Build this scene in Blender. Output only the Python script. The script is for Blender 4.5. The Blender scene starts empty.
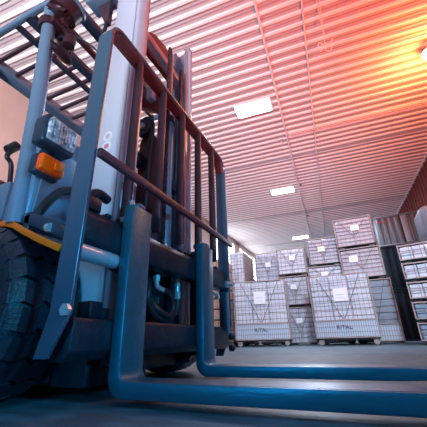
import bpy, bmesh, math, random
from mathutils import Vector, Matrix
random.seed(7)
C = bpy.context.scene.collection
PI = math.pi

# ------------------------------------------------------------------ materials
def mat(name, col, rough=.5, metal=0., spec=.5, noise=0., nscale=8., bump=0., bscale=60., col2=None, emit=None, estr=0., coat=0., stretch=None):
    m = bpy.data.materials.new(name); m.use_nodes = True
    nt = m.node_tree; b = nt.nodes['Principled BSDF']
    b.inputs['Roughness'].default_value = rough
    b.inputs['Metallic'].default_value = metal
    b.inputs['Specular IOR Level'].default_value = spec
    b.inputs['Coat Weight'].default_value = coat
    b.inputs['Base Color'].default_value = (*col, 1)
    if emit:
        b.inputs['Emission Color'].default_value = (*emit, 1)
        b.inputs['Emission Strength'].default_value = estr
    tc = nt.nodes.new('ShaderNodeTexCoord')
    src = tc.outputs['Object']
    if stretch:
        mp = nt.nodes.new('ShaderNodeMapping'); mp.inputs['Scale'].default_value = stretch
        nt.links.new(src, mp.inputs['Vector']); src = mp.outputs['Vector']
    if noise > 0 or col2:
        n = nt.nodes.new('ShaderNodeTexNoise'); n.inputs['Scale'].default_value = nscale
        n.inputs['Detail'].default_value = 6; n.inputs['Roughness'].default_value = .65
        nt.links.new(src, n.inputs['Vector'])
        r = nt.nodes.new('ShaderNodeValToRGB')
        r.color_ramp.elements[0].position = .35; r.color_ramp.elements[1].position = .68
        c2 = col2 if col2 else tuple(min(1, c*(1+noise)+noise*.02) for c in col)
        r.color_ramp.elements[0].color = (*col, 1); r.color_ramp.elements[1].color = (*c2, 1)
        nt.links.new(n.outputs['Fac'], r.inputs['Fac']); nt.links.new(r.outputs['Color'], b.inputs['Base Color'])
    if bump > 0:
        n2 = nt.nodes.new('ShaderNodeTexNoise'); n2.inputs['Scale'].default_value = bscale; n2.inputs['Detail'].default_value = 4
        nt.links.new(src, n2.inputs['Vector'])
        bp = nt.nodes.new('ShaderNodeBump'); bp.inputs['Strength'].default_value = bump; bp.inputs['Distance'].default_value = .01
        nt.links.new(n2.outputs['Fac'], bp.inputs['Height']); nt.links.new(bp.outputs['Normal'], b.inputs['Normal'])
    return m

M = {}
M['slate']   = mat('slate blue paint', (.15,.25,.38), .36, .25, .5, col2=(.18,.29,.42), nscale=5, bump=.05)
M['frame']   = mat('dark frame paint', (.025,.045,.08), .34, .3, .5, col2=(.035,.06,.10), nscale=7, bump=.05)
M['bar']     = mat('dark plum bar paint', (.06,.028,.045), .4, .2, .5, noise=.3, nscale=9)
M['plate']   = mat('backrest side paint', (.08,.17,.26), .24, .5, .5, col2=(.10,.18,.28), nscale=6, bump=.06)
M['fork']    = mat('fork steel', (.012,.12,.18), .36, .45, .5, col2=(.018,.14,.24), nscale=9, bump=.15, bscale=25, stretch=(1,3,3))
M['forkworn']= mat('worn fork top', (.06,.08,.13), .34, .4, .5, col2=(.12,.14,.19), nscale=12, bump=.1, stretch=(1,4,1))
M['pale']    = mat('pale mast paint', (.56,.57,.68), .32, .1, .5, noise=.06, nscale=3, bump=.03)
M['rail']    = mat('mast rail steel', (.52,.54,.66), .30, .25, .5, noise=.2, nscale=6)
M['railred'] = mat('wine red paint and red glow', (.24,.035,.035), .45, .1, .5, noise=.3, nscale=7)  # on the backrest strip this colour stands in for red light
M['chrome']  = mat('steel fitting', (.60,.67,.74), .22, .45)
M['black']   = mat('black rubber hose', (.015,.02,.03), .42, 0, .5)
M['darkmet'] = mat('dark casting', (.003,.018,.034), .42, .4, .5, noise=.5, nscale=14, bump=.2)
M['barglow']    = mat('bar paint tinted by red light', (.055,.024,.036), .34, .2, .5, noise=.3, nscale=7)  # plum tint puts the red light on the bars into the colour
M['maroon']  = mat('maroon plastic', (.038,.010,.016), .4, 0, .5)
M['tire']    = mat('tire rubber', (.010,.018,.030), .42, 0, .5, col2=(.018,.03,.05), nscale=18, bump=.3, bscale=90)
M['orange']  = mat('orange fender trim', (1.,.17,.0), .35, 0, .5, coat=.3)
M['red']     = mat('red reflector', (.85,.03,.03), .3)
M['chain']   = mat('chain steel', (.11,.12,.17), .35, .8)
M['sticker'] = mat('round sticker', (.78,.70,.74), .45)
M['stickerp']= mat('pink sticker ring', (.55,.20,.32), .45)
M['ceil']    = mat('ceiling pan', (.50,.45,.49), .55, 0, .35, noise=.08, nscale=1.2)
M['rib']     = mat('ceiling joint strip', (.93,.90,.92), .5, 0, .4)
M['seam']    = mat('ceiling groove', (.34,.29,.32), .6)
M['conduit'] = mat('conduit', (.80,.74,.77), .45)
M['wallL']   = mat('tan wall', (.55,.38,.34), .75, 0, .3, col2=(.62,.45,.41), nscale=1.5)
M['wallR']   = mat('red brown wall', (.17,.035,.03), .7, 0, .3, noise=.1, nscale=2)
M['wallB']   = mat('dark wall', (.06,.07,.10), .6, 0, .3)
M['wallBr']  = mat('dark wall rib', (.10,.12,.16), .6, 0, .3)
M['wire']    = mat('rusty wire', (.30,.26,.30), .5, .4)
M['wirefr']  = mat('cage frame', (.34,.27,.26), .55, .3, noise=.2, nscale=15)
M['bagw']    = mat('white bag film', (.74,.75,.84), .4, 0, .5, col2=(.64,.67,.80), nscale=4, bump=.3, bscale=14)
M['bagg']    = mat('grey bag film', (.58,.60,.71), .42, 0, .5, col2=(.50,.53,.65), nscale=4, bump=.3, bscale=14)
M['bagb']    = mat('blue grey bag film', (.24,.34,.46), .42, 0, .5, col2=(.18,.28,.40), nscale=4, bump=.3, bscale=14)
M['bagm']    = mat('mauve film', (.54,.51,.60), .42, 0, .5, col2=(.46,.43,.53), nscale=4, bump=.3, bscale=14)
M['carton']  = mat('brown carton', (.42,.26,.20), .7, 0, .3, col2=(.32,.19,.14), nscale=9)
M['paper']   = mat('white paper', (.92,.92,.95), .6)
M['ink']     = mat('dark ink', (.02,.02,.05), .6)
M['redink']  = mat('red ink', (.75,.03,.05), .6)
M['strap']   = mat('strap', (.16,.14,.17), .5)
M['bluepanel']=mat('blue cage panel', (.50,.60,.74), .5, .1)
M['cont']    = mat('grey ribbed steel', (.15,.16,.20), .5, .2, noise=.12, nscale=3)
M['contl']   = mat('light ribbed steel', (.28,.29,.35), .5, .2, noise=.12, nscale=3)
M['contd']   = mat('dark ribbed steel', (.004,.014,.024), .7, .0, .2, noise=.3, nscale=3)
M['lampbody']= mat('lamp housing', (.8,.8,.82), .4)
M['wood']    = mat('pallet wood', (.10,.075,.08), .8, noise=.4, nscale=20)

def emis(name, col, s):
    m = bpy.data.materials.new(name); m.use_nodes = True; nt = m.node_tree; nt.nodes.clear()
    e = nt.nodes.new('ShaderNodeEmission'); e.inputs[0].default_value = (*col,1); e.inputs[1].default_value = s
    o = nt.nodes.new('ShaderNodeOutputMaterial'); nt.links.new(e.outputs[0], o.inputs[0]); return m
M['led']   = emis('led panel', (1,.96,.97), 11)
M['bulb']  = emis('added warm glow', (1,.80,.50), 30)
M['pane']  = emis('daylight pane', (.93,.94,1), 4)

def glassy(name, col, rough=.1, trans=.7):
    m = mat(name, col, rough, 0, .6); m.node_tree.nodes['Principled BSDF'].inputs['Transmission Weight'].default_value = trans; return m
M['lens'] = mat('ribbed lamp glass', (.10,.18,.26), .08, .2, .8, col2=(.85,.92,.98), nscale=60, bump=.5, bscale=90)
M['amber']= mat('amber lens', (1.,.08,.0), .15, 0, .6, col2=(1.,.15,.005), nscale=30)
M['amberl']= mat('amber bulb glow', (1.,.16,.01), .2)

def floor_mat():
    m = bpy.data.materials.new('polished concrete'); m.use_nodes = True; nt = m.node_tree; b = nt.nodes['Principled BSDF']
    tc = nt.nodes.new('ShaderNodeTexCoord')
    def noise(s, d=6, st=None):
        n = nt.nodes.new('ShaderNodeTexNoise'); n.inputs['Scale'].default_value = s; n.inputs['Detail'].default_value = d
        src = tc.outputs['Object']
        if st:
            mp = nt.nodes.new('ShaderNodeMapping'); mp.inputs['Scale'].default_value = st; nt.links.new(src, mp.inputs['Vector']); src = mp.outputs['Vector']
        nt.links.new(src, n.inputs['Vector']); return n
    n1 = noise(1.1); n2 = noise(7, 8, (1,2.2,1)); n3 = noise(90, 3)
    r = nt.nodes.new('ShaderNodeValToRGB'); r.color_ramp.elements[0].position=.3; r.color_ramp.elements[1].position=.7
    r.color_ramp.elements[0].color=(.050,.11,.15,1); r.color_ramp.elements[1].color=(.095,.165,.215,1)
    nt.links.new(n1.outputs['Fac'], r.inputs['Fac'])
    r2 = nt.nodes.new('ShaderNodeValToRGB'); r2.color_ramp.elements[0].position=.42; r2.color_ramp.elements[1].position=.66
    r2.color_ramp.elements[0].color=(.72,.72,.72,1); r2.color_ramp.elements[1].color=(1.25,1.25,1.25,1)
    nt.links.new(n2.outputs['Fac'], r2.inputs['Fac'])
    mx = nt.nodes.new('ShaderNodeMix'); mx.data_type='RGBA'; mx.blend_type='MULTIPLY'; mx.inputs['Factor'].default_value=1
    nt.links.new(r.outputs['Color'], mx.inputs['A']); nt.links.new(r2.outputs['Color'], mx.inputs['B'])
    nt.links.new(mx.outputs['Result'], b.inputs['Base Color'])
    b.inputs['Roughness'].default_value=.5; b.inputs['Specular IOR Level'].default_value=.3
    bp = nt.nodes.new('ShaderNodeBump'); bp.inputs['Strength'].default_value=.25; bp.inputs['Distance'].default_value=.004
    ad = nt.nodes.new('ShaderNodeMath'); ad.operation='ADD'; nt.links.new(n2.outputs['Fac'], ad.inputs[0]); nt.links.new(n3.outputs['Fac'], ad.inputs[1])
    nt.links.new(ad.outputs[0], bp.inputs['Height']); nt.links.new(bp.outputs['Normal'], b.inputs['Normal'])
    return m
M['floor'] = floor_mat()

# ------------------------------------------------------------------ mesh builder
class MB:
    def __init__(s): s.bm = bmesh.new()
    def _ap(s, verts, mtx):
        if mtx is not None: bmesh.ops.transform(s.bm, matrix=mtx, verts=verts)
    def box(s, x0, x1, y0, y1, z0, z1, mtx=None):
        v = [s.bm.verts.new(p) for p in [(x0,y0,z0),(x1,y0,z0),(x1,y1,z0),(x0,y1,z0),(x0,y0,z1),(x1,y0,z1),(x1,y1,z1),(x0,y1,z1)]]
        for f in [(0,3,2,1),(4,5,6,7),(0,1,5,4),(1,2,6,5),(2,3,7,6),(3,0,4,7)]: s.bm.faces.new([v[i] for i in f])
        s._ap(v, mtx); return s
    def prism(s, poly, axis, a, b, mtx=None):
        # poly: 2d points in the two other axes (cyclic order x,y,z without axis), extruded from a to b
        def P(p, t):
            if axis == 'x': return (t, p[0], p[1])
            if axis == 'y': return (p[0], t, p[1])
            return (p[0], p[1], t)
        A = [s.bm.verts.new(P(p, a)) for p in poly]; B = [s.bm.verts.new(P(p, b)) for p in poly]
        n = len(poly); s.bm.faces.new(A[::-1]); s.bm.faces.new(B)
        for i in range(n): s.bm.faces.new([A[i], A[(i+1)%n], B[(i+1)%n], B[i]])
        s._ap(A+B, mtx); return s
    def tube(s, pts, r, seg=10, smooth=True, closed=False, rfun=None):
        if smooth and len(pts) > 2: pts = spline(pts, 8, closed)
        pts = [Vector(p) for p in pts]; n = len(pts); rings = []; up = None
        for i, p in enumerate(pts):
            if closed: t = pts[(i+1)%n]-pts[i-1]
            else: t = pts[min(i+1,n-1)]-pts[max(i-1,0)]
            t.normalize()
            if up is None:
                up = Vector((0,0,1)) if abs(t.z) < .9 else Vector((1,0,0))
            u = (up - t*up.dot(t)).normalized(); w = t.cross(u); up = u
            rr = rfun(i/(n-1)) if rfun else r
            rings.append([s.bm.verts.new(p + u*math.cos(2*PI*k/seg)*rr + w*math.sin(2*PI*k/seg)*rr) for k in range(seg)])
        m = n if closed else n-1
        for i in range(m):
            a, b = rings[i], rings[(i+1)%n]
            for k in range(seg): s.bm.faces.new([a[k], a[(k+1)%seg], b[(k+1)%seg], b[k]])
        if not closed: s.bm.faces.new(rings[0][::-1]); s.bm.faces.new(rings[-1])
        return s
    def lathe(s, prof, c, axis='y', seg=40, mtx=None, scale=(1,1)):
        # prof: (radius, t) closed-ended; revolve about axis through c
        rings = []; allv = []
        for (r, t) in prof:
            ring = []
            for k in range(seg):
                a = 2*PI*k/seg; u, w = r*math.cos(a)*scale[0], r*math.sin(a)*scale[1]
                if axis == 'y': p = (c[0]+u, c[1]+t, c[2]+w)
                elif axis == 'x': p = (c[0]+t, c[1]+u, c[2]+w)
                else: p = (c[0]+u, c[1]+w, c[2]+t)
                ring.append(s.bm.verts.new(p))
            rings.append(ring); allv += ring
        for i in range(len(rings)-1):
            a, b = rings[i], rings[i+1]
            for k in range(seg): s.bm.faces.new([a[k], a[(k+1)%seg], b[(k+1)%seg], b[k]])
        s.bm.faces.new(rings[0][::-1]); s.bm.faces.new(rings[-1])
        s._ap(allv, mtx); return s
    def build(s, name, m, parent=None, bevel=0., smooth=False, off=None, seg=2):
        bm = s.bm
        bmesh.ops.recalc_face_normals(bm, faces=bm.faces)
        if bevel > 0:
            es = [e for e in bm.edges if len(e.link_faces) == 2 and e.calc_face_angle(0) > .6]
            bmesh.ops.bevel(bm, geom=es, offset=bevel, segments=seg, affect='EDGES', clamp_overlap=True, profile=.5)
        if off is not None: bmesh.ops.translate(bm, verts=bm.verts, vec=-Vector(off))
        me = bpy.data.meshes.new(name)
        if smooth or bevel > 0:
            for f in bm.faces: f.smooth = True
            for e in bm.edges:
                if len(e.link_faces) == 2 and e.calc_face_angle(0) > math.radians(38): e.smooth = False
        bm.to_mesh(me); bm.free()
        me.materials.append(M[m] if isinstance(m, str) else m)
        o = bpy.data.objects.new(name, me); C.objects.link(o)
        if parent: o.parent = parent
        return o

def spline(pts, n=8, closed=False):
    P = [Vector(p) for p in pts]; N = len(P); out = []
    for i in range(N if closed else N-1):
        if closed: a,b,c,d = P[i-1],P[i],P[(i+1)%N],P[(i+2)%N]
        else: a,b,c,d = P[max(i-1,0)],P[i],P[i+1],P[min(i+2,N-1)]
        for k in range(n):
            t = k/n; t2=t*t; t3=t2*t
            out.append(.5*((2*b)+(-a+c)*t+(2*a-5*b+4*c-d)*t2+(-a+3*b-3*c+d)*t3))
    if not closed: out.append(P[-1])
    return out

def tag(o, label=None, cat=None, group=None, kind=None):
    if label: o['label'] = label
    if cat: o['category'] = cat
    if group: o['group'] = group
    if kind: o['kind'] = kind
    return o
def empty(name, loc, rz=0., label=None, cat=None, group=None):
    o = bpy.data.objects.new(name, None); C.objects.link(o); o.location = loc; o.rotation_euler = (0,0,rz)
    o.empty_display_size = .1
    return tag(o, label, cat, group)
def text_mesh(txt, size, m, parent, loc, rot, name='lettering', depth=.001):
    cu = bpy.data.curves.new('tmp', 'FONT'); cu.body = txt; cu.size = size; cu.align_x = 'CENTER'; cu.align_y = 'CENTER'; cu.extrude = depth
    t = bpy.data.objects.new('tmp', cu); C.objects.link(t)
    dg = bpy.context.evaluated_depsgraph_get(); me = bpy.data.meshes.new_from_object(t.evaluated_get(dg))
    bpy.data.objects.remove(t); me.name = name
    me.materials.clear(); me.materials.append(M[m])
    o = bpy.data.objects.new(name, me); C.objects.link(o); o.parent = parent; o.location = loc; o.rotation_euler = rot
    return o

# ------------------------------------------------------------------ camera
f = 301.0
Zc = Vector((195-213.5, 713.5, -f)).normalized()
Yc = Vector((360-213.5, -(337-213.5), -f)); Yc = (Yc - Zc*Yc.dot(Zc)).normalized()
Xc = Yc.cross(Zc)
rot = Matrix((Xc, Yc, Zc))
cam = bpy.data.cameras.new('camera'); co = bpy.data.objects.new('camera', cam); C.objects.link(co)
co.matrix_world = Matrix.Translation((0,0,.17)) @ rot.to_4x4()
cam.sensor_width = 36; cam.lens = 301/427*36; cam.clip_start = .02
bpy.context.scene.camera = co

# ------------------------------------------------------------------ the hall (its own axes are turned 3.8 deg against the truck)
BA = math.radians(3.8)
HALL = Matrix.Rotation(BA, 4, 'Z')
def hall(xb, yb, z=0.): return HALL @ Vector((xb, yb, z))
def struct(mb, name, m, **k):
    o = mb.build(name, m, **k); o.matrix_world = HALL; return tag(o, kind='structure')

HZ = 6.0
b = MB(); b.box(-16, 16, -9, 27, -.05, 0); fl = b.build('floor', 'floor'); tag(fl, kind='structure')

# ceiling: pans, joint strips and grooves running along the hall's x axis
CX0, CX1 = -6.6, 4.15
b = MB(); b.box(CX0, CX1, .6, 24.2, HZ, HZ+.1); struct(b, 'ceiling', 'ceil')
ribs, seams = MB(), MB(); step = .245; y = .81
while y < 24.1:
    ribs.prism([(y-.038, HZ), (y-.026, HZ-.035), (y+.026, HZ-.035), (y+.038, HZ)], 'x', CX0, CX1)
    seams.prism([(y+step*.5-.014, HZ), (y+step*.5-.007, HZ-.012), (y+step*.5+.007, HZ-.012), (y+step*.5+.014, HZ)], 'x', CX0, CX1)
    y += step
struct(ribs, 'trim_1', 'rib'); struct(seams, 'trim_2', 'seam')
b = MB()
for yy in (9.3, 14.6, 19.6):
    b.box(CX0, CX1, yy-.13, yy+.13, HZ-.028, HZ)
struct(b, 'trim_3', 'ceil')
# right wall with vertical ribs
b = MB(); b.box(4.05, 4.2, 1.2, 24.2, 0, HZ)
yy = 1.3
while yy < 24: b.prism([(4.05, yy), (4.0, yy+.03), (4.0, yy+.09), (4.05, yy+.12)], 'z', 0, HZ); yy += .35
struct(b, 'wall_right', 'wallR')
b = MB(); b.box(3.98, 4.06, 1.2, 24.2, HZ-.07, HZ-.0); struct(b, 'trim_4', 'conduit')
# back wall
b = MB(); b.box(CX0, CX1, 24.1, 24.3, 0, HZ)
xx = CX0
while xx < CX1: b.prism([(xx, 24.1), (xx+.04, 24.04), (xx+.12, 24.04), (xx+.16, 24.1)], 'z', 0, HZ); xx += .4
struct(b, 'wall_back', 'wallB')
# left wall with clerestory windows
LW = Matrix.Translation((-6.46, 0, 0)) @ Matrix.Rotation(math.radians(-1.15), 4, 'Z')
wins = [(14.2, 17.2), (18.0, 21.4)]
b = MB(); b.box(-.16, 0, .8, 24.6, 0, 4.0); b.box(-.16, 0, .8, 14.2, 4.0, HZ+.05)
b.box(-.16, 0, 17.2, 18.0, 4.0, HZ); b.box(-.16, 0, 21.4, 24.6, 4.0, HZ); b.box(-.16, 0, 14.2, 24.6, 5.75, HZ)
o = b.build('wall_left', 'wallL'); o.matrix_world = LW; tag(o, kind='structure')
for i, (a, c) in enumerate(wins):
    b = MB(); b.box(-.12, -.04, a, a+.07, 4, 5.75); b.box(-.12, -.04, c-.07, c, 4, 5.75); b.box(-.12, -.04, a, c, 4, 4.07); b.box(-.12, -.04, a, c, 5.68, 5.75)
    b.box(-.12, -.04, (a+c)/2-.03, (a+c)/2+.03, 4, 5.75)
    w = b.build('window_%d' % (i+1), 'lampbody'); w.matrix_world = LW; tag(w, kind='structure')
    b = MB(); b.box(-.09, -.08, a+.05, c-.05, 4.05, 5.7); b.build('pane', 'pane', w)

# ceiling conduits
def hall_thing(mb, name, m, label, cat, group=None, **k):
    o = mb.build(name, m, **k); o.matrix_world = HALL; return tag(o, label, cat, group)
b = MB(); b.tube([(-.42, 1.3, HZ-.06), (-.42, 24, HZ-.06)], .022, 8, False)
for yy in range(2, 24, 2): b.box(-.45, -.39, yy-.02, yy+.02, HZ-.075, HZ)
hall_thing(b, 'ceiling_conduit', 'conduit', 'pale ceiling conduit running beside the row of bright light panels', 'conduit')
b = MB(); b.tube([(.40, 1.3, HZ-.055), (.40, 24, HZ-.055)], .016, 8, False)
for yy in range(3, 24, 2): b.box(.375, .425, yy-.02, yy+.02, HZ-.07, HZ)
hall_thing(b, 'ceiling_conduit', 'conduit', 'thinner pale ceiling conduit next to the hanging wire hook', 'conduit')
b = MB(); b.tube([(-.38, 7.86, HZ-.10), (4.0, 7.86, HZ-.10)], .014, 8, False); b.tube([(-.38, 7.93, HZ-.10), (4.0, 7.93, HZ-.10)], .010, 8, False)
hall_thing(b, 'ceiling_cable', 'conduit', 'pair of pale cables crossing the ceiling towards the right wall', 'cable')
# hanging wire hook
b = MB()
h = hall(.72, 4.6)
t = empty('hanging_hook', (h.x, h.y, HZ), 0, 'tangled wire hook hanging on a long line from the ceiling', 'hook')
b = MB(); b.tube([(-.03,-.55,-.01), (-.01,-.3,-.10), (0,0,-.25), (.0,.15,-.42)], .007, 6); b.tube([(.02,-.55,-.01), (.02,-.3,-.12), (.02,.0,-.27), (.0,.15,-.42)], .005, 6); b.build('line', 'conduit', t)
b = MB()
b.tube([(0,.15,-.42), (.03,.15,-.52), (.10,.15,-.60), (.06,.15,-.68), (-.02,.15,-.62), (.02,.15,-.54), (.14,.15,-.42)], .008, 6)
b.tube([(0,.15,-.42), (-.08,.15,-.50), (-.13,.15,-.44), (-.10,.15,-.38), (-.05,.15,-.44), (-.07,.15,-.56), (-.12,.15,-.62)], .008, 6)
b.tube([(0,.15,-.42), (.09,.17,-.50), (.16,.17,-.38)], .006, 6)
b.build('hook', 'conduit', t)
# smoke detectors
det = [(-.62, 8.2, 'below the cable crossing'), (-.33, 11.6, 'beside the second light panel'), (-.33, 15.2, 'between the second and third light panels'), (-.33, 18.3, 'beside the farthest light panel')]
for x, y, w in det:
    p = hall(x, y)
    t = empty('smoke_detector', (p.x, p.y, HZ), BA, 'small round ceiling detector ' + w, 'detector', 'ceiling detectors along the conduit')
    b = MB(); b.lathe([(.055,0),(.055,-.03),(.04,-.055)], (0,0,0), 'z', 16); b.build('base', 'frame', t, smooth=True)
    b = MB(); b.lathe([(.035,-.05),(.03,-.075),(.012,-.085)], (0,0,0), 'z', 14); b.build('sensor', 'conduit', t, smooth=True)

# LED panels
for i, (x, y, w) in enumerate([(-1.10, 6.43, 'nearest and largest of the row'), (-1.10, 11.72, 'middle one of the row'), (-1.02, 18.6, 'farthest one, just above the stacks')]):
    p = hall(x, y)
    t = empty('ceiling_light', (p.x, p.y, HZ), BA, 'white rectangular LED ceiling light, ' + w, 'ceiling light', 'LED ceiling lights')
    b = MB(); b.box(-.50,.50,-.27,.27,-.07,0); b.build('housing', 'lampbody', t, .01)
    b = MB(); b.box(-.46,.46,-.23,.23,-.085,-.068); b.build('diffuser', 'led', t)
    L = bpy.data.lights.new('panel_glow', 'AREA'); L.shape='RECTANGLE'; L.size=.9; L.size_y=.45; L.energy=(110,300,380)[i]; L.color=(.70,.82,1)
    lo = bpy.data.objects.new('panel_glow', L); C.objects.link(lo); lo.parent = t; lo.location = (0,0,-.1)

# added orange lamp standing in for the flare glow at the right
p = Vector((2.48, 6.2, 0))
t = empty('added_flare_lamp', (p.x, p.y, HZ), BA, 'added orange lamp standing in for the glow at the right edge', 'lamp')
b = MB(); b.tube([(0,0,0),(0,0,-.12)], .012, 8, False); b.lathe([(.03,-.1),(.07,-.13),(.16,-.20),(.165,-.21),(.15,-.21)], (0,0,0), 'z', 24); b.build('added_lampshade', 'lampbody', t, smooth=True)
b = MB(); b.lathe([(.02,-.17),(.10,-.20),(.13,-.26),(.10,-.33),(.02,-.36)], (0,0,0), 'z', 20); b.build('bulb', 'bulb', t, smooth=True)  # glowing part of the added flare lamp
def point(name, loc, col, e, r=.15, parent=None):
    L = bpy.data.lights.new(name, 'POINT'); L.energy=e; L.color=col; L.shadow_soft_size=r
    o = bpy.data.objects.new(name, L); C.objects.link(o); o.location=loc
    if parent: o.parent = parent
    return o
point('added_flare_glow', (0,0,-.75), (1,.33,.05), 130, .2, t)

# ------------------------------------------------------------------ stacked cages
def load_mesh(w, d, h, rows, cols, ch=.006):
    b = MB(); dh = h/rows; dw = w/cols
    for i in range(rows):
        for j in range(cols):
            j0 = random.uniform(-.006,.006)
            b.box(-w/2+j*dw+.004, -w/2+(j+1)*dw-.004, -d/2+j0, d/2+j0, i*dh+.003, (i+1)*dh-.003)
    return b
def wire_mesh(w, d, h, nx, nz, r=.005, low=None):
    b = MB()
    def bar(p, q):
        x0,x1 = sorted((p[0],q[0])); y0,y1 = sorted((p[1],q[1])); z0,z1 = sorted((p[2],q[2]))
        b.box(x0-r,x1+r,y0-r,y1+r,z0-r,z1+r)
    ny = max(2, int(nx*d/w))
    for i in range(nx+1):
        x = -w/2+w*i/nx; bar((x,-d/2,0),(x,-d/2,h))
    for i in range(ny+1):
        y = -d/2+d*i/ny
        for s in (-1,1): bar((s*w/2,y,0),(s*w/2,y,h))
    for i in range(nz+1):
        z = h*i/nz; bar((-w/2,-d/2,z),(w/2,-d/2,z))
        for s in (-1,1): bar((s*w/2,-d/2,z),(s*w/2,d/2,z))
    if low:
        for i in range(nx): 
            x = -w/2+w*(i+.5)/nx; bar((x,-d/2,0),(x,-d/2,low))
    return b
cages = 0
def cage(cx, cy, z, w, h, rz, where, d=None, load='bagw', rows=8, cols=2, feet='caster', label=True, straps=True, plate=None, panel=0., nx=None, nz=None, lab=(0,.6), what='grey bags', labs=(.16,.17), side=None):
    """cx,cy: centre of the FRONT face"""
    d = d or w*.8
    c = Vector((cx, cy, z)) + Matrix.Rotation(rz, 3, 'Z') @ Vector((0, d/2, 0))
    t = empty('mesh_cage', c, rz, 'wire mesh cage ' + where, 'cage', 'wire mesh storage cages in the stacks')
    fh = .16 if feet == 'caster' else .06
    nx = nx or max(5, int(round(w/.12))); nz = nz or max(4, int(round((h-fh)/.12)))
    b = MB()
    r = .010
    for sx in (-1,1):
        for sy in (-1,1): b.box(sx*w/2-r, sx*w/2+r, sy*d/2-r, sy*d/2+r, fh, h)
    for zz in (fh+.0, h-.02):
        for sy in (-1,1): b.box(-w/2, w/2, sy*d/2-r, sy*d/2+r, zz-r, zz+r)
        for sx in (-1,1): b.box(sx*w/2-r, sx*w/2+r, -d/2, d/2, zz-r, zz+r)
    b.build('frame', 'wirefr', t)
    b = MB(); b.box(-w/2, w/2, -d/2, d/2, fh-.035, fh-.005); b.build('base', 'contd', t)
    wm = wire_mesh(w, d, h-fh-.03, nx, nz, low=(h-fh)*.26 if panel else None)
    bmesh.ops.translate(wm.bm, verts=wm.bm.verts, vec=(0,0,fh)); wm.build('wire_mesh', 'wire', t)
    for sx in (-1,1):
        for sy in (-1,1):
            b = MB(); x = sx*(w/2-.10); y = sy*(d/2-.07)
            if feet == 'caster':
                b.box(x-.045,x+.045,y-.04,y+.04,.115,.13)
                b.lathe([(.055,-.018),(.062,-.012),(.062,.012),(.055,.018)], (x, y, .062), 'y', 14)
                b.box(x-.02,x+.02,y-.032,y-.022,.05,.12); b.box(x-.02,x+.02,y+.022,y+.032,.05,.12)
                b.build('caster', 'wirefr', t)
            else:
                b.tube([(x-.09,y,fh-.01),(x-.06,y,.012),(x+.06,y,.012),(x+.09,y,fh-.01)], .012, 6, False)
                b.build('foot', 'wirefr', t)
    lw, lh = labs
    if label:
        lx, lz = lab[0]*w/2, fh+(h-fh)*lab[1]
        b = MB(); b.box(lx-lw, lx+lw, -d/2-.020, -d/2-.014, lz-lh, lz+lh); s = b.build('label_sheet', 'paper', t); s['label'] = 'white paper sheet'
        b = MB(); 
        b.box(lx-lw*.6, lx+lw*.6, -d/2-.0215, -d/2-.0195, lz-lh*.05, lz+lh*.05); b.box(lx-lw*.5, lx+lw*.5, -d/2-.0215, -d/2-.0195, lz-lh*.55, lz-lh*.47)
        b.build('print', 'bagg', s)
    if straps:
        b = MB(); q = h-.05; zb = fh+(h-fh)*.28; yy = -d/2-.010
        for sx in (-1,1): b.tube([(sx*w*.36, yy, q), (sx*.02, yy, zb)], .008, 5, False)
        b.build('strap', 'strap', t)
    if panel:
        b = MB(); b.box(-w/2+.02, w/2-.02, -d/2+.006, -d/2+.012, fh+.02, fh+(h-fh)*.24); b.build('front_panel', 'bluepanel', t)
        for q in (fh+(h-fh)*.26,):
            b = MB(); b.box(-w/2, w/2, -d/2-.016, -d/2+.004, q-.012, q+.012); b.build('cross_rail', 'wirefr', t)
    if plate:
        text_mesh(plate, .13, 'ink', t, (-.02, -d/2-.026, fh+(h-fh)*.15), (PI/2,0,0))
    ld = empty('wrapped_load', c+Vector((0,0,fh+.0)), rz, '%s in cage %s' % (what, where), 'wrapped load', 'wrapped loads in the cages')
    g = load_mesh(w-(.09 if side else .05), d-.06, h-fh-.05, rows, cols); g.build('bag_stack', load, ld, .012, seg=1)
    if side:
        b = MB(); n = rows
        for i in range(n):
            for k in range(3):
                y0 = -d/2+.05+(d-.1)*k/3; z0 = (h-fh-.05)*i/n
                b.box(w/2-.035, w/2-.014, y0+.01, y0+(d-.1)/3-.01, z0+.01, z0+(h-fh-.05)/n-.015)
        s = b.build('carton', side, ld); s['label'] = 'brown carton side'
    return t

R8 = math.radians
# front row
cage(-2.27, 8.12, 0, 1.40, 1.66, R8(9), 'on the floor directly right of the forklift mast', plate='RITAL', panel=1, rows=9, cols=3, what='white bags', lab=(-.0,.69), labs=(.15,.16), nx=14)
cage(-.26, 7.98, 0, 1.36, 1.60, R8(-2), 'on the floor in the middle, largest of all', plate='RITAL', panel=1, rows=9, cols=3, what='white bags', lab=(.02,.66), labs=(.16,.15), nx=14, d=1.0)
# column between the two
x, y = -1.52, 9.5
cage(x, y, 0, .80, 1.03, R8(3), 'lowest in the narrow column between both big cages', feet='foot', rows=7, what='grey bags', load='bagg', labs=(.085,.07), d=.9)
cage(x-.045, y, 1.05, .84, .90, R8(3), 'second up in the narrow column between both big cages', feet='foot', rows=6, what='grey bags', load='bagg', labs=(.085,.07), d=.9)
cage(x-.03, y, 1.97, .86, .86, R8(3), 'topmost of the narrow column between both big cages', feet='foot', rows=6, what='grey bags', load='bagw', labs=(.085,.07), lab=(.1,.6), d=.9)
# behind the left cage
cage(-2.50, 10.2, 1.95, .80, 1.02, R8(5), 'topmost behind the left big cage, beside brown cartons', feet='foot', rows=6, what='blue-grey bags', load='bagg', labs=(.09,.08), lab=(.1,.55), d=.9)
cage(-2.50, 10.2, 0, .80, 1.93, R8(5), 'hidden lower half behind the left big cage', feet='foot', rows=9, what='blue-grey bags', load='bagg', label=False, straps=False, d=.9)
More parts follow.
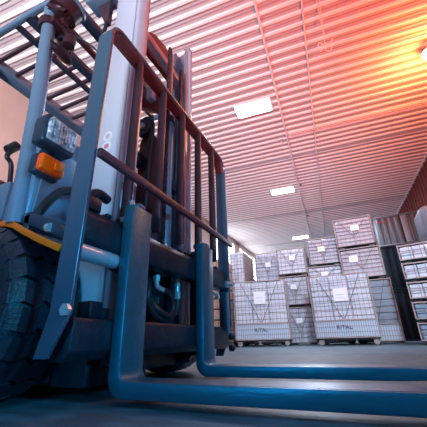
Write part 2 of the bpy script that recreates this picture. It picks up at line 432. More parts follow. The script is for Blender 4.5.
# left stack with brown side
cage(-3.36, 9.45, 0, .56, 1.70, R8(2), 'at the bottom of the leftmost stack behind the big cage', feet='foot', rows=8, what='white cartons', load='bagw', label=False, straps=False, side='carton', d=1.3, nx=4)
cage(-3.36, 9.45, 1.72, .56, 1.26, R8(2), 'topmost of the leftmost stack, brown at its side', feet='foot', rows=8, what='white cartons', load='bagw', label=False, straps=False, side='carton', d=1.3)
# middle-right upper tiers behind the second big cage
cage(-.56, 9.5, 0, .88, 1.60, R8(2), 'hidden at the bottom behind the middle big cage', feet='foot', rows=8, what='grey bags', load='bagg', label=False, straps=False, d=.9)
cage(-.60, 9.5, 1.62, .96, .54, R8(2), 'just above the top edge of the middle big cage', feet='foot', rows=4, what='white bags', load='bagw', labs=(.09,.08), lab=(-.05,.45), d=.9)
cage(-.56, 9.5, 2.17, .86, .86, R8(2), 'topmost of the middle stack, under the nearby conduits', feet='foot', rows=7, what='mauve bags', load='bagm', labs=(.10,.08), lab=(-.1,.55), d=.9)
# big right-centre column
cage(.46, 9.1, 0, 1.04, 1.58, R8(-3), 'lowest of the tall column right of the largest cage', feet='foot', rows=9, what='blue-grey bags', load='bagb', labs=(.05,.10), lab=(-.1,.55), d=.9, panel=1)
cage(.40, 9.1, 1.60, 1.02, .88, R8(-3), 'second up in the tall column right of the largest cage', feet='foot', rows=7, what='mauve bags', load='bagm', labs=(.11,.09), lab=(-.35,.62), d=.9)
cage(.37, 9.1, 2.50, .98, .88, R8(-3), 'topmost of the tall column, beside the ribbed containers', feet='foot', rows=7, what='mauve bags', load='bagm', labs=(.11,.08), lab=(.1,.6), d=.9)
# right stack of five low cages
tiers = ['lowest, on the floor,', 'second from the floor', 'middle one', 'second from the top', 'topmost']
for i in range(5):
    z = .02+i*.375
    cage(1.69, 6.93, z, 1.34, .372, R8(-11), tiers[i]+' of the low cages at the right edge', feet='foot', rows=3, cols=6, what=('blue-grey bags' if i < 2 else 'white bags'), load=('bagb' if i < 2 else 'bagw'), label=False, straps=False, d=.95, nx=7, nz=2)
# rounded wrapped bale above the right stack
t = empty('wrapped_bale', (2.02, 7.40, 1.90), 0, 'rounded film-wrapped bale on top of the low cages at the right edge', 'bale')
b = MB(); b.box(-.44,.44,-.4,.4,.03,.78); b.build('bale', 'cont', t, .16, seg=5)
b = MB()
for s in (-.2,.2): b.box(s-.012,s+.012,-.405,.405,.02,.785)
b.build('strap', 'strap', t)
b = MB(); b.box(.0,.16,-.412,-.404,.25,.42); b.build('label_sheet', 'paper', t)

# ribbed containers behind, at the right
def container(x, y, z, w, h, m, label, n, d=1.1, writing=None, m2=None):
    t = empty('ribbed_container', (x, y, z), R8(-2), label, 'container', 'ribbed steel containers stacked at the right')
    b = MB(); b.box(-w/2, w/2, 0, d, 0, h); s = w/n
    for i in range(n):
        a = -w/2+i*s
        b.prism([(a+s*.12, 0), (a+s*.3, -.035), (a+s*.7, -.035), (a+s*.88, 0)], 'z', .05, h-.07)
    b.build('shell', m, t, .008)
    b = MB(); b.box(-w/2-.012, w/2+.012, -.045, d, h-.05, h+.0); b.build('top_rail', m2 or m, t, .008)
    b = MB(); b.box(-w/2-.012, w/2+.012, -.045, d, 0, .045); b.build('bottom_rail', m2 or m, t, .008)
    if writing:
        b = MB()
        for k, (hh, ww) in enumerate(((.07,.03),(.05,.05),(.08,.02),(.05,.045),(.06,.03),(.045,.05),(.07,.025))):
            x0 = -.33+k*.066; b.box(x0, x0+ww, -.041, -.036, h-.24, h-.24+hh)
        b.build('lettering', 'redink', t)
    return t
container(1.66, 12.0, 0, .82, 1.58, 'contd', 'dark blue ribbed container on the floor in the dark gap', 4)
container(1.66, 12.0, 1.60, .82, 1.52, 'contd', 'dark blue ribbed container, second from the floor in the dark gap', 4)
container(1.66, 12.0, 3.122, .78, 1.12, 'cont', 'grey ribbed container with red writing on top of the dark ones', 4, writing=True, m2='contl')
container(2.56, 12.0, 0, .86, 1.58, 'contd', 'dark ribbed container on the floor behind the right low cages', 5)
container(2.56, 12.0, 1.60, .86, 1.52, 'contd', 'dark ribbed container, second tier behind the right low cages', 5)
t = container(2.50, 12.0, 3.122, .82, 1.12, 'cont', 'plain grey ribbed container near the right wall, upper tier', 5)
b = MB(); b.box(-.41,-.22,-.06,-.036,.05,1.05); b.build('folded_sheet', 'contl', t, .008)['label'] = 'paler folded sheet'  # folded sheet in front of the container, joined to it as a part

# brown carton stacks seen through the mast at the left
n_ = 0
for (x, y, rows, wh) in [(-3.78, 8.68, 8, 'beside the leftmost cage, behind the far fork'), (-5.35, 8.2, 8, 'seen through the gap behind the mast'), (-5.4, 6.2, 8, 'furthest left near the tan wall')]:
    t = empty('carton_stack', (x, y, 0), R8(10), 'brown carton pallet stack ' + wh, 'carton stack', 'pallets of brown cartons')
    b = MB()
    for k in range(3): b.box(-.45+.36*k, -.27+.36*k, -.5, .5, 0, .09)
    b.box(-.46,.46,-.5,.5,.09,.12); b.build('pallet', 'wood', t)
    b = MB()
    for i in range(rows):
        for j in range(3):
            for k in range(3):
                q = random.uniform(-.015,.015)
                b.box(-.45+.3*j+.006, -.45+.3*(j+1)-.006, -.5+.333*k+q, -.5+.333*(k+1)-.012+q, .13+i*.29, .13+(i+1)*.29-.03)
    b.build('carton_layers', 'carton', t, .01, seg=1)

# ------------------------------------------------------------------ the forklift
FO = (-1.15, 1.21, 0.)
FK = empty('forklift', FO, 0, 'slate blue forklift truck with raised load backrest and two dark steel forks', 'forklift')
def part(mb, name, m, parent=None, **k):
    """parts are modelled in hall coordinates and shifted to the truck's base"""
    return mb.build(name, m, parent or FK, off=FO, **k)

# forks -------------------------------------------------
def arc(cx, cz, r, a0, a1, n=8): return [(cx+r*math.cos(R8(a0+(a1-a0)*i/n)), cz+r*math.sin(R8(a0+(a1-a0)*i/n))) for i in range(n+1)]
def fork(y0, y1):
    poly = [(-.703, .635)] + arc(-.648, .077, .055, 180, 270, 10) + [(.10,.022), (.52,.040), (.535,.048), (.52,.057), (.10,.0655)] + [(-.60,.066)] + arc(-.633, .094, .028, 270, 180, 6)[1:] + [(-.661,.635)]
    b = MB(); b.prism(poly, 'y', y0, y1); o = part(b, 'fork', 'fork', bevel=.005)
    b = MB(); b.box(-.57, .10, y0+.006, y1-.006, .0655, .0662); part(b, 'worn_top', 'forkworn', o)['label'] = 'scuffed bare steel upper face'
    b = MB(); b.box(-.76, -.70, y0+.02, y1-.02, .555, .60); b.box(-.76, -.70, y0+.02, y1-.02, .15, .19)
    part(b, 'fork_hook', 'darkmet', o, bevel=.004)
    b = MB(); b.box(-.74,-.665, y0+.035, y1-.035, .63, .655); part(b, 'fork_pin', 'fork', o, bevel=.006)
    return o
fork(.79, .905); fork(1.36, 1.485)

# load backrest ------------------------------------------
def strip(path, th):
    """closed outline of a bent flat bar from a 2d centre path"""
    L, Rr = [], []
    for i, p in enumerate(path):
        a = Vector(path[max(i-1,0)]); c = Vector(path[min(i+1,len(path)-1)]); t = (c-a).normalized(); n = Vector((-t.y, t.x))
        L.append(tuple(Vector(p)+n*th/2)); Rr.append(tuple(Vector(p)-n*th/2))
    return L + Rr[::-1]
path = [(.612,.135), (.612,.25), (.612,1.31)] + arc(.672, 1.335, .060, 180, 90, 7) + [(1.70,1.395)] + arc(1.71, 1.305, .09, 90, 0, 8) + [(1.80,.25), (1.80,.085)]
b = MB(); b.prism(strip(path, .014), 'x', -.762, -.690)
for v in b.bm.verts:
    if v.co.z < .2: v.co.x -= .035 if v.co.x < -.75 else .060
BR = part(b, 'load_backrest', 'plate', bevel=.002)
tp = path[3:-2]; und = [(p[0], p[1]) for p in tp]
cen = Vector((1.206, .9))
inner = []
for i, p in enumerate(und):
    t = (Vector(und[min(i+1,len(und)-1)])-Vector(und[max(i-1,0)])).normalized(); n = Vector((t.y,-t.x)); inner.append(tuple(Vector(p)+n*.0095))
b = MB(); b.prism(strip(inner, .004), 'x', -.758, -.696); us = part(b, 'red_glow_strip', 'railred', BR); us['label'] = 'painted red glow under the top bar'  # added thin strip, red light on the underside painted as colour
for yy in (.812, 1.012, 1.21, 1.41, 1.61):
    b = MB(); b.box(-.734, -.694, yy-.008, yy+.008, .60, 1.388); part(b, 'vertical_bar', 'barglow', BR, bevel=.003)
b = MB(); b.box(-.692, -.672, .618, 1.84, .742, .775); part(b, 'cross_bar', 'bar', BR, bevel=.004)
for yy in (.818, 1.41):
    b = MB(); b.lathe([(.012,0),(.012,.012)], (-.698, yy, .655), 'x', 6); part(b, 'bolt', 'chrome', BR)
b = MB(); b.lathe([(.017,0),(.017,-.012)], (-.70, .607, .255), 'y', 6); part(b, 'bolt', 'chrome', BR)
b = MB(); b.box(-.745,-.69,1.76,1.79,.47,.51); b.lathe([(.016,0),(.016,.03)], (-.69,1.78,.49), 'x', 6); part(b, 'bolt', 'chrome', BR)
b = MB(); b.box(-.70,-.685,1.74,1.765,.20,.44); part(b, 'guide_strip', 'slate', BR, bevel=.003)
for zz in (.19,.13):
    b = MB(); b.lathe([(.02,0),(.02,.02),(.012,.03)], (-.69, 1.76, zz), 'x', 8); part(b, 'bolt', 'darkmet', BR)

# carriage -----------------------------------------------
b = MB()
b.prism([(-.775,.455),(-.712,.455),(-.706,.47),(-.706,.545),(-.73,.575),(-.775,.575)], 'y', .62, 1.80)
b.prism([(-.775,.125),(-.73,.125),(-.706,.15),(-.706,.225),(-.712,.24),(-.775,.24)], 'y', .64, 1.80)
CA = part(b, 'carriage', 'darkmet', bevel=.004)
for yy in (.86,1.535):
    b = MB(); b.box(-.83,-.78,yy,yy+.025,.10,.66); part(b, 'roller_plate', 'frame', CA, bevel=.004)
for yy in (.69, .745, .93, 1.09, 1.25, 1.31, 1.55, 1.68):
    b = MB(); b.box(-.765,-.725, yy-.012, yy+.012, .573, .588); part(b, 'notch', 'darkmet', CA, bevel=.003)
b = MB(); b.tube([(-.73,.625,.43),(-.73,.80,.43)], .026, 20, False); part(b, 'shift_cylinder', 'rail', CA, smooth=True)
b = MB(); b.tube([(-.73,.80,.43),(-.73,.86,.43)], .033, 16, False); part(b, 'cylinder_head', 'darkmet', CA, smooth=True)
b = MB(); b.box(-.775,-.72,.62,.70,.575,.62); b.tube([(-.75,.66,.62),(-.75,.70,.655),(-.75,.755,.65)], .018, 8); part(b, 'clamp', 'darkmet', CA, bevel=.004)
b = MB(); b.tube([(-.72,.80,.585),(-.715,.82,.60),(-.715,.835,.63),(-.72,.83,.66)], .010, 8); part(b, 'hook', 'chrome', CA, smooth=True)
b = MB(); b.box(-.77,-.715,.70,.755,.24,.29); b.box(-.765,-.725,.76,.80,.24,.275); part(b, 'clamp', 'darkmet', CA, bevel=.006)
b = MB(); b.lathe([(.014,0),(.014,.02)], (-.71,1.62,.40), 'x', 6); part(b, 'bolt', 'chrome', CA)

# mast ---------------------------------------------------
def channel(xa, xb, ya, yb, th, z0, z1, sgn, ch=.03):
    """C section: web on the ya side, flanges pointing to yb"""
    s = sgn
    p = [(xa, ya), (xb-ch, ya), (xb, ya+s*ch*.9), (xb, yb), (xb-th*1.2, yb), (xb-th*1.2, ya+s*th*2), (xa+th, ya+s*th), (xa+th, yb), (xa, yb)]
    return MB().prism(p, 'z', z0, z1)
mo = part(channel(-.925, -.790, .82, .895, .014, .16, 2.42, 1, .006), 'outer_mast_channel', 'pale', bevel=.003)
b = MB(); b.prism([(-.787,.826),(-.770,.832),(-.752,.862),(-.752,.895),(-.787,.895)], 'z', .16, 2.40); part(b, 'front_flange', 'rail', mo, bevel=.002)
for z in (.998, .945):
    b = MB(); b.lathe([(.026,0),(.026,-.002)], (-.862, .820, z+.02), 'y', 24); s = part(b, 'sticker', 'sticker', mo); s['label'] = 'round white sticker'
    b = MB(); b.lathe([(.013,-.002),(.013,-.0032)], (-.862, .820, z+.02), 'y', 18); part(b, 'print', 'stickerp' if z < .96 else 'ceil', s)
part(channel(-.985, -.835, 1.58, 1.51, .016, .16, 2.36, -1), 'outer_mast_channel', 'pale', bevel=.003)
part(channel(-.92, -.815, .905, .96, .014, .14, 2.36, 1, .012), 'inner_mast_channel', 'rail', bevel=.002)
part(channel(-.93, -.825, 1.50, 1.44, .014, .14, 2.26, -1, .012), 'inner_mast_channel', 'rail', bevel=.002)
b = MB(); b.box(-.85,-.835,.965,.975,.14,1.95); part(b, 'guide_rail', 'rail', bevel=.002)
b = MB(); b.box(-.80,-.78,1.425,1.44,.14,2.2); part(b, 'guide_rail', 'rail', bevel=.002)
# crosshead: shaped plate between the two mast columns
def YZplate(poly, x0, x1): return MB().prism(poly, 'x', x0, x1)
part(YZplate([(.92,1.93),(.92,2.10),(1.12,2.12),(1.20,2.19),(1.34,2.22),(1.46,2.14),(1.52,2.06),(1.52,1.95),(1.30,1.95)], -.97, -.94), 'mast_crosshead', 'railred', bevel=.004)
b = MB(); b.box(-.90,-.86,.95,1.50,1.90,1.955); part(b, 'mast_tie_bar', 'rail', bevel=.004)
for z0, z1 in ((1.02,1.08),(.20,.30)):
    b = MB(); b.box(-.92,-.87,.95,1.50,z0,z1); part(b, 'mast_tie_bar', 'frame', bevel=.004)
# lift cylinders
b = MB(); b.tube([(-.81,1.215,.46),(-.81,1.215,1.36)], .032, 22, False); cy = part(b, 'lift_cylinder', 'slate', smooth=True)
b = MB(); b.tube([(-.81,1.215,1.36),(-.81,1.215,1.40)], .038, 22, False); part(b, 'gland', 'darkmet', cy, smooth=True)
b = MB(); b.tube([(-.81,1.215,1.40),(-.81,1.215,1.93)], .017, 16, False); part(b, 'piston_rod', 'chrome', cy, smooth=True)
b = MB(); b.tube([(-.87,1.46,.46),(-.87,1.46,1.7)], .028, 16, False); part(b, 'lift_cylinder', 'slate', smooth=True)
b = MB(); b.tube([(-.83,1.37,.46),(-.83,1.37,.60)], .02, 12, False); part(b, 'lift_cylinder', 'rail', smooth=True)
# hose pulley with its guard
b = MB(); b.lathe([(.030,-.02),(.046,-.018),(.052,-.02),(.052,-.012),(.043,-.006),(.043,.006),(.052,.012),(.052,.02),(.03,.02)], (-.875,1.085,1.255), 'y', 28)
pu = part(b, 'hose_pulley', 'frame', smooth=True)
b = MB(); b.lathe([(.018,-.034),(.018,-.02)], (-.875,1.085,1.255), 'y', 12); part(b, 'axle_bolt', 'chrome', pu)
b = MB(); b.prism([(-.915,.66),(-.915,1.18),(-.90,1.21),(-.825,1.21),(-.80,1.17),(-.80,.66)], 'y', 1.10, 1.125); part(b, 'hose_guard', 'railred', pu, bevel=.004)
b = MB(); b.tube([(-.835,1.08,.62),(-.832,1.08,1.0),(-.822,1.08,1.24),(-.85,1.08,1.31),(-.90,1.08,1.30),(-.925,1.08,1.25),(-.925,1.08,1.0),(-.925,1.08,.6)], .014, 10); part(b, 'lift_hose', 'black', pu, smooth=True)
b = MB(); b.tube([(-.92,1.06,1.30),(-.915,1.06,1.42),(-.93,1.06,1.50)], .020, 12); part(b, 'hose_fitting', 'pale', pu, smooth=True)
b = MB(); b.prism([(-.98,1.47),(-.90,1.42),(-.80,1.36),(-.785,1.40),(-.79,1.50),(-.85,1.50),(-.86,1.56),(-.97,1.56)], 'y', 1.09, 1.14); part(b, 'pulley_bracket', 'railred', pu, bevel=.004)
b = MB(); b.box(-.86,-.82,1.05,1.10,1.43,1.54); part(b, 'bracket_block', 'rail', pu, bevel=.008)
# lift chain: links in a column, two strands
def chain(x, y, z0, z1):
    b = MB(); z = z0; k = 0
    while z < z1:
        for dy in ((-.012,-.004,.004,.012) if k % 2 else (-.008,0,.008)):
            b.box(x-.008, x+.008, y+dy-.0015, y+dy+.0015, z-.013, z+.013)
        b.lathe([(.004,-.015),(.004,.015)], (x,y,z+.009), 'y', 6)
        z += .018; k += 1
    return b
part(chain(-.775, 1.150, .59, 1.9), 'lift_chain', 'chain'); part(chain(-.80, 1.33, .59, 1.9), 'lift_chain', 'chain')
b = MB(); b.box(-.80,-.755,1.13,1.17,.55,.60); part(b, 'chain_anchor', 'rail', bevel=.004)

# hydraulic hoses low between the forks
b = MB(); b.tube([(-.80,1.343,.37),(-.80,1.340,.33),(-.80,1.312,.290),(-.80,1.235,.262),(-.80,1.150,.280),(-.80,1.105,.325),(-.80,1.098,.37),(-.81,1.11,.41),(-.83,1.12,.46)], .015, 12)
ho = part(b, 'hydraulic_hose', 'black', smooth=True)
b = MB(); b.tube([(-.80,1.338,.47),(-.80,1.343,.36)], .013, 10, False); b.lathe([(.018,0),(.018,.035)], (-.80,1.343,.365), 'z', 8); b.lathe([(.017,0),(.017,.018)], (-.80,1.342,.425), 'z', 6)
part(b, 'hose_fitting', 'chrome', ho, smooth=True)
b = MB(); b.tube([(-.785,1.19,.392),(-.785,1.24,.378),(-.785,1.275,.345),(-.785,1.28,.305),(-.785,1.25,.28),(-.785,1.20,.285),(-.80,1.16,.31),(-.83,1.15,.36)], .014, 12)
ho = part(b, 'hydraulic_hose', 'black', smooth=True)
b = MB(); b.tube([(-.785,1.135,.45),(-.785,1.138,.41),(-.785,1.15,.395),(-.785,1.20,.388)], .012, 10); b.lathe([(.017,0),(.017,.025)], (-.785,1.136,.42), 'z', 6)
part(b, 'hose_fitting', 'chrome', ho, smooth=True)
b = MB(); b.box(-.905,-.895,.97,1.43,.15,.50); part(b, 'shade_backing', 'darkmet')  # added dark sheet standing in for the shade behind the hoses
b = MB(); b.box(-.87,-.83,1.14,1.24,.28,.37); b.lathe([(.014,0),(.014,.03)], (-.83,1.16,.33), 'x', 8); b.lathe([(.012,0),(.012,.02)], (-.83,1.21,.30), 'x', 8); part(b, 'valve_block', 'darkmet', bevel=.005)

# front axle, wheels ---------------------------------------
b = MB(); b.tube([(-1.10,.72,.27),(-1.10,1.70,.27)], .07, 16, False); b.box(-1.25,-.98,.98,1.44,.16,.42); part(b, 'front_axle', 'darkmet', smooth=True)
def tire(cx, cy, cz, R0, W, name='front_tire', nl=22, lugs=True):
    b = MB(); h = W/2
    prof = [(R0*.56,-h*.72),(R0*.60,-h*.86),(R0*.75,-h),(R0*.90,-h*.97),(R0*.935,-h*.85),(R0*.945,0),(R0*.935,h*.85),(R0*.90,h*.97),(R0*.75,h),(R0*.60,h*.86),(R0*.56,h*.72)]
    b.lathe(prof, (cx,cy,cz), 'y', 64)
    if lugs:
        xs = [-1.0,-.8,-.45,-.15,.15,.45,.8,1.0]; zz = [0,.02,-.01,.05,-.02,.04,.0,.02]
        for i in range(nl):
            a0 = 2*PI*i/nl; da = 2*PI/nl*.82; lo, hi = [], []
            for k, (u, q) in enumerate(zip(xs, zz)):
                edge = abs(u) > .95
                for which, aa in ((lo, a0+q*1.1), (hi, a0+q*1.1+da)):
                    r1 = R0*(.88 if edge else 1.0); r0 = R0*(.80 if edge else .92)
                    y_ = cy+u*h*(1.0 if edge else .93) 
                    which.append((b.bm.verts.new((cx+r0*math.cos(aa), y_, cz+r0*math.sin(aa))), b.bm.verts.new((cx+r1*math.cos(aa), y_, cz+r1*math.sin(aa)))))
            n = len(xs); F = b.bm.faces.new
            for k in range(n-1):
                F([lo[k][1],lo[k+1][1],hi[k+1][1],hi[k][1]]); F([lo[k][0],hi[k][0],hi[k+1][0],lo[k+1][0]])
                F([lo[k][0],lo[k+1][0],lo[k+1][1],lo[k][1]]); F([hi[k][0],hi[k][1],hi[k+1][1],hi[k+1][0]])
            F([lo[0][0],lo[0][1],hi[0][1],hi[0][0]]); F([lo[-1][0],hi[-1][0],hi[-1][1],lo[-1][1]])
    tr = part(b, name, 'tire', smooth=True)
    b = MB(); b.lathe([(R0*.12,-h*.35),(R0*.30,-h*.30),(R0*.45,-h*.55),(R0*.56,-h*.80),(R0*.56,h*.80),(R0*.45,h*.55),(R0*.12,h*.35)], (cx,cy,cz), 'y', 32); rm = part(b, 'wheel_rim', 'slate', tr, smooth=True)
    for k in range(6):
        a = k*PI/3; b = MB(); b.lathe([(.012,-h*.45),(.012,-h*.28)], (cx+R0*.24*math.cos(a),cy,cz+R0*.24*math.sin(a)), 'y', 6); part(b, 'wheel_nut', 'chrome', rm)
    return tr
tire(-1.15, .685, .282, .282, .23); tire(-1.10, 1.745, .275, .275, .185)
tire(-2.25, .80, .22, .22, .15, 'rear_tire'); tire(-2.25, 1.62, .22, .22, .15, 'rear_tire')

# fender with orange lip
cl = [(-1.40,.47),(-1.28,.545),(-1.15,.572),(-1.06,.568),(-1.01,.552),(-.965,.528),(-.88,.486),(-.81,.455),(-.765,.436)]
cl = [(x, z-.002) for x, z in cl]
for s, y0, y1 in ((0,.60,.80),(1,1.64,1.84)):
    b = MB(); b.prism(strip(cl, .012), 'y', y0+.012, y1); fd = part(b, 'fender', 'slate', bevel=.002)
    b = MB(); yl = (y0, y0+.012) if s == 0 else (y1, y1+.012); b.prism(strip(cl, .022), 'y', *yl); tr = part(b, 'fender_trim', 'orange', fd, bevel=.002); tr['label'] = 'orange fender edge strip'
b = MB(); b.prism([(-1.30,.60),(-1.0,.58),(-.955,.59),(-.90,.57),(-.80,.52),(-.77,.47),(-.88,.515),(-.965,.55),(-1.06,.575),(-1.28,.55)], 'y', .615, .64)
b.box(-.985,-.955,.615,.79,.515,.595); bk = part(b, 'fender_bracket', 'frame', bevel=.003)
for (yy, zz) in ((.632,.572),(.668,.553),(.735,.560)):
    b = MB(); b.lathe([(.011,0),(.011,.012),(.006,.016)], (-.955, yy, zz), 'x', 10); part(b, 'bolt', 'chrome', bk, smooth=True)
b = MB(); b.lathe([(.015,0),(.015,.014)], (-.85, .612, .515), 'x', 10); part(b, 'bolt', 'chrome', bk)

b = MB(); b.box(-.95,-.80,.80,1.12,.042,.16); part(b, 'mast_foot_shade', 'darkmet', bevel=.008)  # mast foot block, added to darken the shade under the truck
b = MB(); b.box(-2.1,-.96,.80,1.62,.05,.17); part(b, 'belly_shade', 'darkmet', bevel=.01)  # added low box that keeps light off the floor below the truck
# body -------------------------------------------------
b = MB(); b.box(-2.2,-1.28,.80,1.62,.18,.56); b.box(-1.28,-1.0,.82,1.60,.18,.56); bo = part(b, 'chassis', 'slate', bevel=.01)
b = MB(); b.prism([(-1.13,.57),(-1.0,.57),(-.995,.80),(-1.01,1.00),(-1.06,1.02),(-1.10,.98),(-1.12,.80)], 'y', .625, 1.80); cw = part(b, 'front_cowl', 'slate', bevel=.008)
b = MB(); b.prism([(.64,.60),(.78,.60),(.79,.90),(.66,.92)], 'x', -.997, -.990); part(b, 'access_panel', 'slate', cw, bevel=.003)
b = MB(); b.prism([(-2.35,.56),(-1.55,.56),(-1.60,.80),(-2.3,.80)], 'y', .80, 1.62); part(b, 'engine_hood', 'slate', bevel=.02)
b = MB(); b.prism([(-2.85,.20),(-2.45,.12),(-2.2,.45),(-2.2,1.0),(-2.6,.98),(-2.85,.85)], 'y', .68, 1.74); part(b, 'counterweight', 'frame', bevel=.03)
b = MB(); b.box(-1.55,-1.28,.64,1.78,.30,.33); b.box(-1.60,-1.1,.64,.80,.54,.57); part(b, 'step_plate', 'frame', bevel=.004)
b = MB(); b.box(-1.62,-1.13,.62,.66,.60,.765); part(b, 'side_panel', 'slate', bevel=.012)
b = MB(); b.box(-2.1,-1.68,.98,1.44,.80,.90); b.prism([(-2.15,.86),(-2.05,.86),(-2.15,1.28),(-2.23,1.28)], 'y', 1.0, 1.42); part(b, 'seat', 'black', bevel=.03)
b = MB(); b.tube([(-1.12,1.2,.95),(-1.38,1.2,1.12)], .02, 10, False); sc = part(b, 'steering_column', 'black', smooth=True)
b = MB(); b.tube([(-1.38+.15*math.sin(R8(35))*math.cos(a), 1.2+.15*math.sin(a), 1.12+.15*.8*math.cos(a)) for a in [k*PI/10 for k in range(20)]], .014, 8, True, True); part(b, 'steering_wheel', 'black', sc, smooth=True)
b = MB(); b.tube([(-1.30,.72,.78),(-1.30,.70,.92),(-1.30,.672,.955),(-1.30,.690,1.0)], .011, 10); lv = part(b, 'control_lever', 'black', smooth=True)
b = MB(); b.tube([(-1.30,.668,.985),(-1.30,.70,1.03)], .022, 12, False); part(b, 'knob', 'black', lv, smooth=True)
b = MB(); b.tube([(-.975,.632,.545),(-.96,.645,.60),(-.95,.668,.655),(-.94,.70,.705),(-.935,.76,.735),(-.93,.82,.75)], .016, 12); part(b, 'cowl_hose', 'black', smooth=True)

# overhead guard -------------------------------------------
GZ = 2.0
b = MB(); b.tube([(-1.03,.62,.56),(-1.075,.62,1.03),(-1.15,.62,1.60),(-1.215,.62,2.0)], .031, 22)
og = part(b, 'overhead_guard', 'slate', smooth=True)
b = MB(); b.tube([(-1.03,1.80,.56),(-1.075,1.80,1.03),(-1.15,1.80,1.60),(-1.215,1.80,2.0)], .031, 22); part(b, 'guard_post', 'slate', og, smooth=True)
for yy in (.66,1.76):
    b = MB(); b.tube([(-2.45,yy,.95),(-2.25,yy,1.6),(-2.08,yy,2.0)], .035, 12); part(b, 'guard_post', 'slate', og, smooth=True)
for yy in (.665,1.755):
    b = MB(); b.box(-2.06,-1.18,yy-.017,yy+.017,GZ-.01,GZ+.03); part(b, 'guard_rail', 'slate', og, bevel=.010, seg=3)
b = MB(); b.box(-2.06,-1.97,.66,1.76,GZ-.03,GZ+.05); part(b, 'guard_beam', 'slate', og, bevel=.008)
b = MB(); b.box(-1.62,-1.59,.66,1.76,GZ-.005,GZ+.03); part(b, 'guard_beam', 'frame', og, bevel=.004)
b = MB(); b.box(-1.515,-1.455,.66,1.76,GZ-.01,GZ+.04); part(b, 'guard_beam', 'frame', og, bevel=.006)
b = MB(); b.box(-1.345,-1.315,.66,1.76,GZ-.005,GZ+.03); part(b, 'guard_beam', 'bar', og, bevel=.004)
b = MB(); b.box(-1.22,-1.16,.62,1.80,GZ-.02,GZ+.04); part(b, 'guard_beam', 'frame', og, bevel=.01)
for yy in (.80,.93,1.06,1.19,1.32,1.45,1.58,1.69):
    b = MB(); b.box(-1.99,-1.50,yy-.010,yy+.010,GZ,GZ+.03); part(b, 'guard_slat', 'bar', og, bevel=.003)
b = MB(); b.tube([(-1.16,.62,1.64),(-1.175,.62,1.70)], .042, 22, False); b.box(-1.17,-1.10,.60,.70,1.65,1.69); part(b, 'clamp', 'maroon', og, smooth=True)
b = MB(); b.box(-2.0,-1.95,.70,.77,GZ-.10,GZ-.035); s = part(b, 'tail_reflector', 'red', og, bevel=.006); s['label'] = 'red reflector under the rear beam'

# mounted lamps and mirror
RX = Matrix.Translation((-1.10,.655,1.80)) @ Vector((.43,.19,.92)).to_track_quat('X','Z').to_matrix().to_4x4()
b = MB(); b.lathe([(.02,-.075),(.05,-.07),(.058,-.05),(.075,-.045),(.078,.02),(.070,.028)], (0,0,0), 'x', 32, RX); wl = part(b, 'work_lamp', 'maroon', smooth=True)
for k in range(7):
    b = MB(); b.box(-.072,-.046,-.052+k*.016,-.046+k*.016,-.055,.055, RX); part(b, 'cooling_fin', 'maroon', wl)
b = MB(); b.lathe([(.078,.018),(.086,.020),(.086,.034),(.070,.036)], (0,0,0), 'x', 32, RX); part(b, 'bezel', 'slate', wl, smooth=True)
b = MB(); b.lathe([(.068,.03),(.06,.042),(.02,.046)], (0,0,0), 'x', 28, RX); part(b, 'lens', 'lens', wl, smooth=True)
b = MB(); b.box(-1.15,-1.09,.64,.68,1.68,1.76); part(b, 'lamp_bracket', 'maroon', wl, bevel=.008)
RM = Matrix.Translation((-1.075,.660,1.475)) @ Vector((.55,.19,.80)).to_track_quat('X','Z').to_matrix().to_4x4()
b = MB(); b.lathe([(.01,-.022),(.05,-.018),(.075,-.004),(.078,.006),(.070,.010)], (0,0,0), 'x', 32, RM, (.95,.6)); mi = part(b, 'rear_mirror', 'maroon', smooth=True)
b = MB(); b.lathe([(.068,.009),(.066,.012)], (0,0,0), 'x', 32, RM, (.95,.6)); part(b, 'mirror_glass', 'darkmet', mi, smooth=True)
b = MB(); b.tube([(-1.08,.70,1.47),(-1.07,.70,1.52),(-1.06,.675,1.56),(-1.10,.66,1.66),(-1.14,.64,1.70)], .008, 8); part(b, 'mirror_arm', 'maroon', mi, smooth=True)
b = MB(); b.lathe([(.012,-.034),(.028,-.028),(.031,0),(.028,.028),(.012,.034)], (-1.055,.675,1.555), 'z', 16); part(b, 'warning_buzzer', 'maroon', mi, smooth=True)
b = MB(); b.tube([(-1.14,.66,1.62),(-1.08,.72,1.66),(-1.0,.80,1.60),(-.98,.82,1.5)], .006, 8); part(b, 'cable', 'black', mi, smooth=True)
b = MB(); b.box(-1.10,-.955,.74,.85,1.98,2.10); gb = part(b, 'tilt_housing', 'slate', bevel=.01)
b = MB(); b.prism([(-1.05,1.99),(-.955,1.99),(-.955,1.80),(-.975,1.80)], 'y', .79, .82); part(b, 'gusset', 'barglow', gb)
b = MB(); b.tube([(-.955,.80,1.99),(-.965,.80,1.85),(-.975,.80,1.72)], .010, 8); part(b, 'cable', 'darkmet', gb, smooth=True)

# headlight and indicator
HL = Matrix.Translation((-.945,.648,.925))
b = MB(); b.prism([(-.074,-.064),(.070,-.064),(.078,-.02),(.076,.056),(-.066,.066),(-.078,.04)], 'x', -.045, .02, HL); hl = part(b, 'headlight', 'frame', bevel=.010, seg=3)
b = MB(); b.prism([(-.062,-.050),(.058,-.050),(.066,-.016),(.062,.046),(-.054,.054),(-.066,.032)], 'x', .016, .032, HL); part(b, 'lens', 'lens', hl, bevel=.008, seg=3)
b = MB()
for k in range(9): 
    yk = -.052+k*.013; b.box(.030,.0345, yk-.0022, yk+.0022, -.042, .040, HL)
for k in range(6):
    zk = -.036+k*.0145; b.box(.030,.0335, -.056, .054, zk-.0016, zk+.0016, HL)
part(b, 'lens_ribs', 'lens', hl)
b = MB(); b.lathe([(.034,0),(.030,.004)], (.018,0,-.002), 'x', 24, HL); part(b, 'reflector', 'chrome', hl, smooth=True)
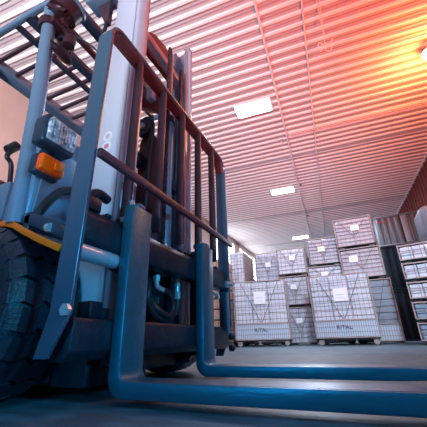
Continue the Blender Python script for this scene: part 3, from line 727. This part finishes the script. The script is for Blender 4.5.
b = MB(); b.box(-1.0,-.965,.62,.66,.83,.865); part(b, 'headlight_bracket', 'darkmet', hl, bevel=.004)
TS = Matrix.Translation((-.955,.640,.785))
b = MB(); b.box(-.035,.0,-.052,.054,-.040,.038, TS); ts = part(b, 'turn_signal', 'frame', bevel=.006)
b = MB(); b.box(-.003,.030,-.050,.052,-.034,.034, TS); part(b, 'amber_lens', 'amber', ts, bevel=.010, seg=3)['label'] = 'amber orange indicator lens'
b = MB(); b.box(.028,.034,.004,.034,-.016,.018, TS); part(b, 'bulb', 'amberl', ts, bevel=.005)

# ------------------------------------------------------------------ light
W = bpy.data.worlds.new('world'); bpy.context.scene.world = W; W.use_nodes = True; nt = W.node_tree
bg = nt.nodes['Background']
tc = nt.nodes.new('ShaderNodeTexCoord'); sp = nt.nodes.new('ShaderNodeSeparateXYZ'); rp = nt.nodes.new('ShaderNodeValToRGB')
nt.links.new(tc.outputs['Generated'], sp.inputs[0]); mr = nt.nodes.new('ShaderNodeMapRange'); mr.inputs['From Min'].default_value=-.2; mr.inputs['From Max'].default_value=1
nt.links.new(sp.outputs['Z'], mr.inputs['Value']); nt.links.new(mr.outputs[0], rp.inputs['Fac']); nt.links.new(rp.outputs['Color'], bg.inputs['Color'])
e = rp.color_ramp.elements; e[0].position=.12; e[0].color=(.012,.06,.13,1); e[1].position=1; e[1].color=(.80,.66,.86,1)
q = rp.color_ramp.elements.new(.30); q.color=(.06,.17,.34,1)
q = rp.color_ramp.elements.new(.55); q.color=(.62,.62,.88,1)
bg.inputs['Strength'].default_value = .28

def area(name, loc, target, size, e, col, sy=None):
    L = bpy.data.lights.new(name, 'AREA'); L.size=size; L.energy=e; L.color=col
    if sy: L.shape='RECTANGLE'; L.size_y=sy
    o = bpy.data.objects.new(name, L); C.objects.link(o); o.location=loc
    o.rotation_euler = (Vector(target)-Vector(loc)).to_track_quat('-Z','Y').to_euler(); return o
def spot(name, loc, target, e, col, ang=60, blend=.8, r=.2):
    L = bpy.data.lights.new(name, 'SPOT'); L.energy=e; L.color=col; L.spot_size=R8(ang); L.spot_blend=blend; L.shadow_soft_size=r
    o = bpy.data.objects.new(name, L); C.objects.link(o); o.location=loc
    o.rotation_euler = (Vector(target)-Vector(loc)).to_track_quat('-Z','Y').to_euler(); return o
# added unseen blue fill spots, aimed at the foot of the truck
spot('blue_fill', (2.1,.1,.9), (-.6,1.1,.25), 150, (.01,.52,.92), 56, .9, .2)
spot('blue_fill', (-.55,-1.0,.6), (-.8,.7,.1), 44, (.01,.50,.95), 70, .9, .25)

# added unseen fill spots for the ceiling, the backrest and the cages
spot('ceiling_fill', (-3.4,-2.2,2.2), (-4.9,4.3,6), 1900, (1,.90,.93), 82, .9, .4)
spot('ceiling_fill', (-.6,-2.2,2.2), (-1.6,5.6,6), 320, (.92,.74,1), 88, 1, .4)
spot('orange_fill', (3.6,.2,.5), (1.6,5.0,6), 3200, (1,.11,.04), 76, 1, .4)  # added orange fill standing in for the glow across the ceiling
spot('red_fill', (3.0,1.0,.35), (-.75,1.3,1.55), 130, (1,.07,.03), 32, .8, .2)  # added red fill tinting the upper backrest
spot('cage_fill', (1.6,-2.0,3.6), (-.7,8.6,1.3), 2300, (.74,.86,1), 42, .6, .3)  # added fill that brightens the cage fronts
# added key fill spot behind the camera, aimed at the upper truck
spot('truck_fill', (-.2,-3.0,.5), (-.95,.8,2.15), 620, (.86,.93,1), 48, .8, .4)
sc = bpy.context.scene
sc.view_settings.view_transform = 'Standard'; sc.view_settings.look = 'None'; sc.view_settings.gamma = 1; sc.view_settings.use_curve_mapping = False
sc.view_settings.exposure = .35
